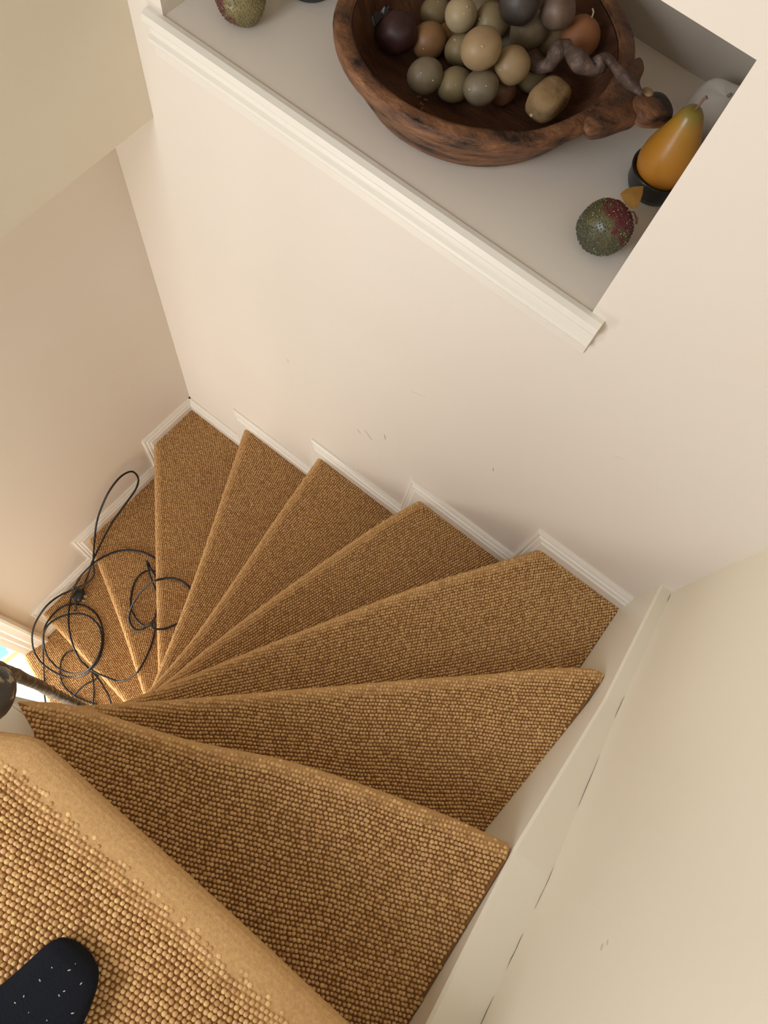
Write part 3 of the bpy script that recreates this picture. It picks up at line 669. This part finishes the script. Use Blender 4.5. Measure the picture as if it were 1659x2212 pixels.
# ------------------------------------------------------------------ black cable with a plug
def wpt(px, py, z):
    p = at(px/3.318, 980+py/3.318, z); lim = xw(p[1])+0.036
    k_ = lim/p[0] if p[0] < lim else 1.0            # the wall holds the cable off
    return P(p[0]*k_, p[1]*k_, p[2]*k_)
T8, T9, T10, T7 = zt(8)+0.012, zt(9)+0.012, zt(10)+0.012, zt(7)+0.012
S = [
 [(590, 1000, T9+0.02), (612, 920, T9+0.06), (640, 840, T8-0.03), (660, 780, T8+0.01), (710, 670, T8+0.03), (800, 500, T8+0.08), (900, 360, T8+0.13), (975, 250, T8+0.165), (990, 175, T8+0.185), (945, 128, T8+0.205), (865, 165, T8+0.205), (785, 265, T8+0.175), (725, 390, T8+0.13), (692, 500, T8+0.09), (680, 600, T8+0.06), (672, 700, T8+0.03), (668, 790, T8+0.0), (675, 855, T8-0.06), (650, 905, T8-0.14), (600, 940, T9+0.10), (520, 975, T9+0.05), (420, 1022, T9+0.03), (340, 1085, T9+0.03), (280, 1165, T9+0.03), (240, 1250, T9+0.01), (230, 1340, T9-0.03), (250, 1430, T9-0.07), (300, 1500, T9-0.10), (380, 1560, T9-0.12), (460, 1595, T9-0.13), (540, 1605, T9-0.11), (610, 1585, T9-0.06), (655, 1545, T9-0.01), (705, 1480, T9+0.01), (735, 1390, T9), (740, 1300, T9), (718, 1200, T9), (670, 1130, T9), (600, 1090, T9), (520, 1080, T9), (440, 1102, T9), (370, 1165, T9), (322, 1245, T9-0.01), (312, 1350, T9-0.04), (335, 1440, T9-0.07), (395, 1520, T9-0.09), (475, 1565, T9-0.09), (560, 1575, T9-0.06), (630, 1550, T9-0.01), (690, 1480, T9+0.02), (725, 1390, T9+0.02), (728, 1300, T9+0.01), (700, 1225, T9+0.01), (640, 1168, T9+0.01), (560, 1147, T9+0.01), (470, 1157, T9+0.01), (390, 1192, T9+0.01), (340, 1235, T9+0.01), (312, 1300, T9-0.03), (308, 1400, T10+0.15), (312, 1500, T10+0.06), (316, 1600, T10), (318, 1720, T10), (330, 1800, T10)],
 [(1190, 800, T8), (1095, 740, T8), (1020, 705, T8), (930, 692, T8), (840, 700, T8), (750, 735, T8), (680, 778, T8), (620, 832, T8-0.05), (570, 890, T9+0.15), (530, 965, T9+0.07), (505, 1050, T9+0.02), (492, 1150, T9+0.02), (496, 1260, T9+0.02), (522, 1370, T9+0.02), (570, 1470, T9+0.01), (640, 1545, T9-0.02), (690, 1595, T9-0.10), (740, 1665, T10+0.1), (785, 1750, T10+0.02), (800, 1830, T10)],
 [(600, 1500, T10+0.1), (640, 1540, T9-0.03), (690, 1570, T9+0.0), (760, 1600, T9+0.01), (850, 1632, T9+0.02), (915, 1618, T9+0.10), (955, 1590, T8-0.02), (990, 1560, T8+0.02), (1040, 1475, T8+0.012), (1085, 1370, T8), (1106, 1280, T8), (1105, 1200, T8+0.02), (1060, 1235, T8+0.02), (1000, 1265, T8+0.01), (950, 1245, T8), (925, 1185, T8), (935, 1120, T8+0.02), (962, 1060, T8+0.06), (1010, 990, T8+0.14), (1070, 935, T8+0.22), (1110, 912, T7+0.01), (1160, 897, T7), (1235, 893, T7), (1310, 918, T7), (1365, 970, T7), (1410, 1050, T7), (1390, 1150, T7), (1330, 1200, T7), (1270, 1218, T7), (1200, 1250, T7), (1140, 1258, T7+0.005), (1095, 1250, T7+0.01), (1095, 1215, T7-0.01), (1110, 1180, T7-0.08), (1122, 1130, T8+0.1), (1130, 1080, T8+0.04)],
 [(1180, 900, T8), (1120, 850, T8+0.02), (1060, 838, T8+0.02), (1000, 872, T8+0.02), (960, 935, T8), (940, 1020, T8), (938, 1100, T8+0.01), (960, 1160, T8+0.01), (1000, 1212, T8+0.02), (1045, 1235, T8+0.04), (1090, 1205, T8+0.06), (1125, 1150, T8+0.04), (1160, 1060, T8), (1130, 1000, T8+0.02), (1105, 950, T8+0.04), (1078, 880, T8+0.07), (1056, 800, T8+0.09), (1048, 775, T8+0.10), (1058, 776, T8+0.10), (1085, 830, T8+0.06), (1130, 900, T8+0.02), (1170, 960, T8)],
 [(560, 1420, T10+0.01), (525, 1410, T10+0.01), (475, 1430, T10), (437, 1490, T10), (430, 1580, T10), (455, 1660, T10), (520, 1725, T10), (600, 1768, T10), (700, 1800, T10)],
 [(490, 1820, T10), (510, 1760, T10), (560, 1700, T10+0.01), (620, 1650, T10+0.02), (690, 1615, T10+0.04), (700, 1590, T9-0.1), (660, 1560, T9-0.12), (668, 1620, T10+0.03), (672, 1690, T10), (668, 1760, T10), (660, 1830, T10)],
]
cable = tag(empty('extension_cable', P(*at(170, 1290, zt(9)))), 'black cable looped loosely over the lower carpeted steps', 'cable')
bm = bmesh.new()
for s in S: tube(bm, catmull([wpt(*p) for p in s], 6), 0.0032, 8)
child('cord', bm_mesh('cord', bm, True), M['cable'], cable)
pc = wpt(565, 1015, T9+0.018); d1 = (wpt(600, 980, T9+0.02)-wpt(540, 1120, T9+0.02)).normalized(); zz_ = Vector((0, 0, 1)); d2 = zz_.cross(d1).normalized(); zz_ = d1.cross(d2)
rot = Matrix((d1, d2, zz_)).transposed()
bm = bmesh.new(); ball(bm, pc, 0.024, 0.019, 0.014, 20, 12, rot, lambda d: 0.9/((abs(d.x)**4+abs(d.y)**4+abs(d.z)**4)**0.25))
plug = child('plug_body', bm_mesh('plug_body', bm, True), M['plug'], cable)
bm = bmesh.new(); tube(bm, [pc+d1*0.012+zz_*0.006, pc-d1*0.02+zz_*0.009, wpt(545, 1105, T9+0.02), wpt(533, 1128, T9+0.01)], lambda t: 0.0052-0.0026*t, 8)
child('strain_relief', bm_mesh('strain_relief', bm, True), M['plug'], plug)
for off in (-0.007, 0.0, 0.007):
    bm = bmesh.new(); b0 = pc+d1*(0.004 if off == 0 else -0.006)-d2*0.016+d1*off; tube(bm, [b0, b0-d2*0.013], 0.0020, 6)
    child('plug_pin', bm_mesh('plug_pin', bm), M['pin'], plug)

# ------------------------------------------------------------------ handrail
hr = tag(empty('handrail', P(-0.6, -0.25, -1.5)), 'dark chipped handrail curling over at the top of the newel', 'handrail')
bm = bmesh.new()
hp = [at(330, 1600, -3.6), at(260, 1567, -3.0), at(150, 1514, -2.3), at(75, 1476, -1.85), at(0, 1444, -1.52), at(-60, 1425, -1.32), at(-110, 1440, -1.16), at(-120, 1490, -1.06), at(-80, 1515, -1.02), at(-30, 1508, -1.0)]
tube(bm, catmull([P(*p) for p in hp], 8), lambda t: 0.0090+0.014*max(0, t-0.6), 14)
for v in bm.verts: v.co += Vector((noise.noise(v.co*30), noise.noise(v.co*30+Vector((5, 0, 0))), 0))*0.002
child('rail', bm_mesh('rail', bm, True), M['rail'], hr)
bm = bmesh.new(); ball(bm, P(*at(-22, 1503, -1.0)), 0.0190, 0.025, 0.024, 28, 16, Matrix.Rotation(0.35, 3, 'Z'), lambda d: 1+0.05*noise.noise(d*1.8))
child('scroll_end', bm_mesh('scroll_end', bm, True), M['rail'], hr)

# ------------------------------------------------------------------ papers on the hall floor
M['paper'] = mat('white_paper', (0.85, 0.84, 0.80), 0.7); M['blue'] = mat('map_blue', (0.10, 0.33, 0.52), 0.6); M['yellow'] = mat('yellow_strip', (0.62, 0.42, 0.08), 0.6); M['ink'] = mat('ink', (0.30, 0.26, 0.20), 0.8)
def sheet(name, pxs, z, mt, parent, th=0.0012):
    bm = bmesh.new(); a = [at(x, y, z) for x, y in pxs]
    add_prism(bm, [(p[0], p[1]) for p in a], z, z+th); return child(name, bm_mesh(name, bm), mt, parent)
zp = ZF+0.002
o = tag(empty('paper_sheet', P(*at(40, 1470, zp))), 'white sheet with rows of tiny print on the hall floor', 'paper')
pg = sheet('page', [(12, 1433), (64, 1392), (185, 1560), (100, 1620)], zp, M['paper'], o)
bm = bmesh.new()
for i in range(34):
    a = rnd.uniform(0.10, 0.9); b = rnd.uniform(0.1, 0.55) if i < 26 else rnd.uniform(0.7, 0.9)
    x = 20+a*34+b*34; y = 1440-a*26+b*70
    c = at(x, y, zp+0.0014); add_box(bm, (c[0]-0.004, c[1]-0.002, zp+0.0012), (c[0]+0.004, c[1]+0.002, zp+0.0018))
ink = child('print', bm_mesh('print', bm), M['ink'], pg); ink['kind'] = 'stuff'
o = tag(empty('map_sheet', P(*at(10, 1410, zp))), 'blue sheet with a yellow lettered border on the hall floor', 'map')
sheet('page', [(-160, 1430), (-60, 1310), (58, 1392), (4, 1434), (-60, 1490)], zp+0.003, M['paper'], o)
sheet('blue_field', [(-140, 1425), (-55, 1330), (6, 1390), (19, 1410), (0, 1424), (-60, 1470)], zp+0.0045, M['blue'], o)
yb = sheet('yellow_border', [(2, 1430), (40, 1402), (46, 1405), (10, 1435), (-50, 1482), (-56, 1476)], zp+0.0045, M['yellow'], o)
bm = bmesh.new()
for t in (0.05, 0.13, 0.2, 0.28, 0.5, 0.57, 0.64):
    c = at(5+36*t, 1431-26*t, zp); add_box(bm, (c[0]-0.005, c[1]-0.0035, zp+0.0058), (c[0]+0.003, c[1]+0.0035, zp+0.0064))
ink = child('lettering', bm_mesh('lettering', bm), M['ink'], yb); ink['kind'] = 'stuff'

# ------------------------------------------------------------------ foot of the person on the top step
person = tag(empty('person', P(-0.07, -0.6, zt(0))), 'person in a black sock, toes reaching in at the bottom left corner', 'person')
bm = bmesh.new(); z0 = zt(0)+0.006
sec = [(-0.402, -0.088, 0.022, 0.026, 0.022), (-0.408, -0.087, 0.040, 0.032, 0.024), (-0.422, -0.085, 0.050, 0.040, 0.027), (-0.445, -0.082, 0.057, 0.044, 0.029), (-0.475, -0.080, 0.064, 0.048, 0.031), (-0.51, -0.080, 0.072, 0.054, 0.034), (-0.555, -0.082, 0.074, 0.066, 0.04), (-0.60, -0.083, 0.068, 0.084, 0.05), (-0.65, -0.084, 0.060, 0.108, 0.06), (-0.70, -0.085, 0.053, 0.12, 0.065), (-0.75, -0.085, 0.047, 0.10, 0.055), (-0.785, -0.085, 0.030, 0.07, 0.04)]
rows = []; SG = 20
for y, x, hw, h, zc in sec:
    row = []
    for j in range(SG):
        a = 2*math.pi*j/SG; c, s = math.cos(a), math.sin(a)
        xx = x+hw*math.copysign(abs(c)**0.8, c); zz2 = z0+zc+(h-zc if s > 0 else zc)*math.copysign(abs(s)**0.85, s)
        row.append(bm.verts.new(P(xx, y, zz2)))
    rows.append(row)
for a, b in zip(rows, rows[1:]):
    for j in range(SG): bm.faces.new((a[j], a[(j+1) % SG], b[(j+1) % SG], b[j]))
bm.faces.new(rows[0]); bm.faces.new(rows[-1][::-1])
tube(bm, [P(-0.082, -0.715, z0+0.05), P(-0.082, -0.72, z0+0.15), P(-0.085, -0.75, z0+0.3), P(-0.09, -0.80, z0+0.55), P(-0.09, -0.84, z0+0.7)], lambda t: 0.036+0.018*t, 20)
o = child('sock', bm_mesh('sock', bm, True), M['sock'], person)
rm = o.modifiers.new('remesh', 'REMESH'); rm.mode = 'VOXEL'; rm.voxel_size = 0.0032; rm.use_smooth_shade = True
sm = o.modifiers.new('smooth', 'SMOOTH'); sm.iterations = 4
bm = bmesh.new()
for a, b in ((160, 2085), (149, 2098), (140, 2141), (126, 2149), (30, 2166), (153, 2190), (100, 2204), (112, 2092), (50, 2155), (12, 2185), (62, 2188), (170, 2130), (84, 2116), (35, 2200)):
    q_ = at(a, b, z0+0.052); p = P(*q_); p.z = P(0, 0, z0+(0.044 if q_[1] > -0.43 else 0.050)).z-0.001
    p = p+Vector((0, 0, 0.0012)); e = Vector((rnd.uniform(-.0022, .0022), rnd.uniform(-.0022, .0022), 0.0002)); tube(bm, [p, p+e], 0.0005, 5)
ll = child('lint_flecks', bm_mesh('lint_flecks', bm), M['lint'], person); ll['kind'] = 'stuff'
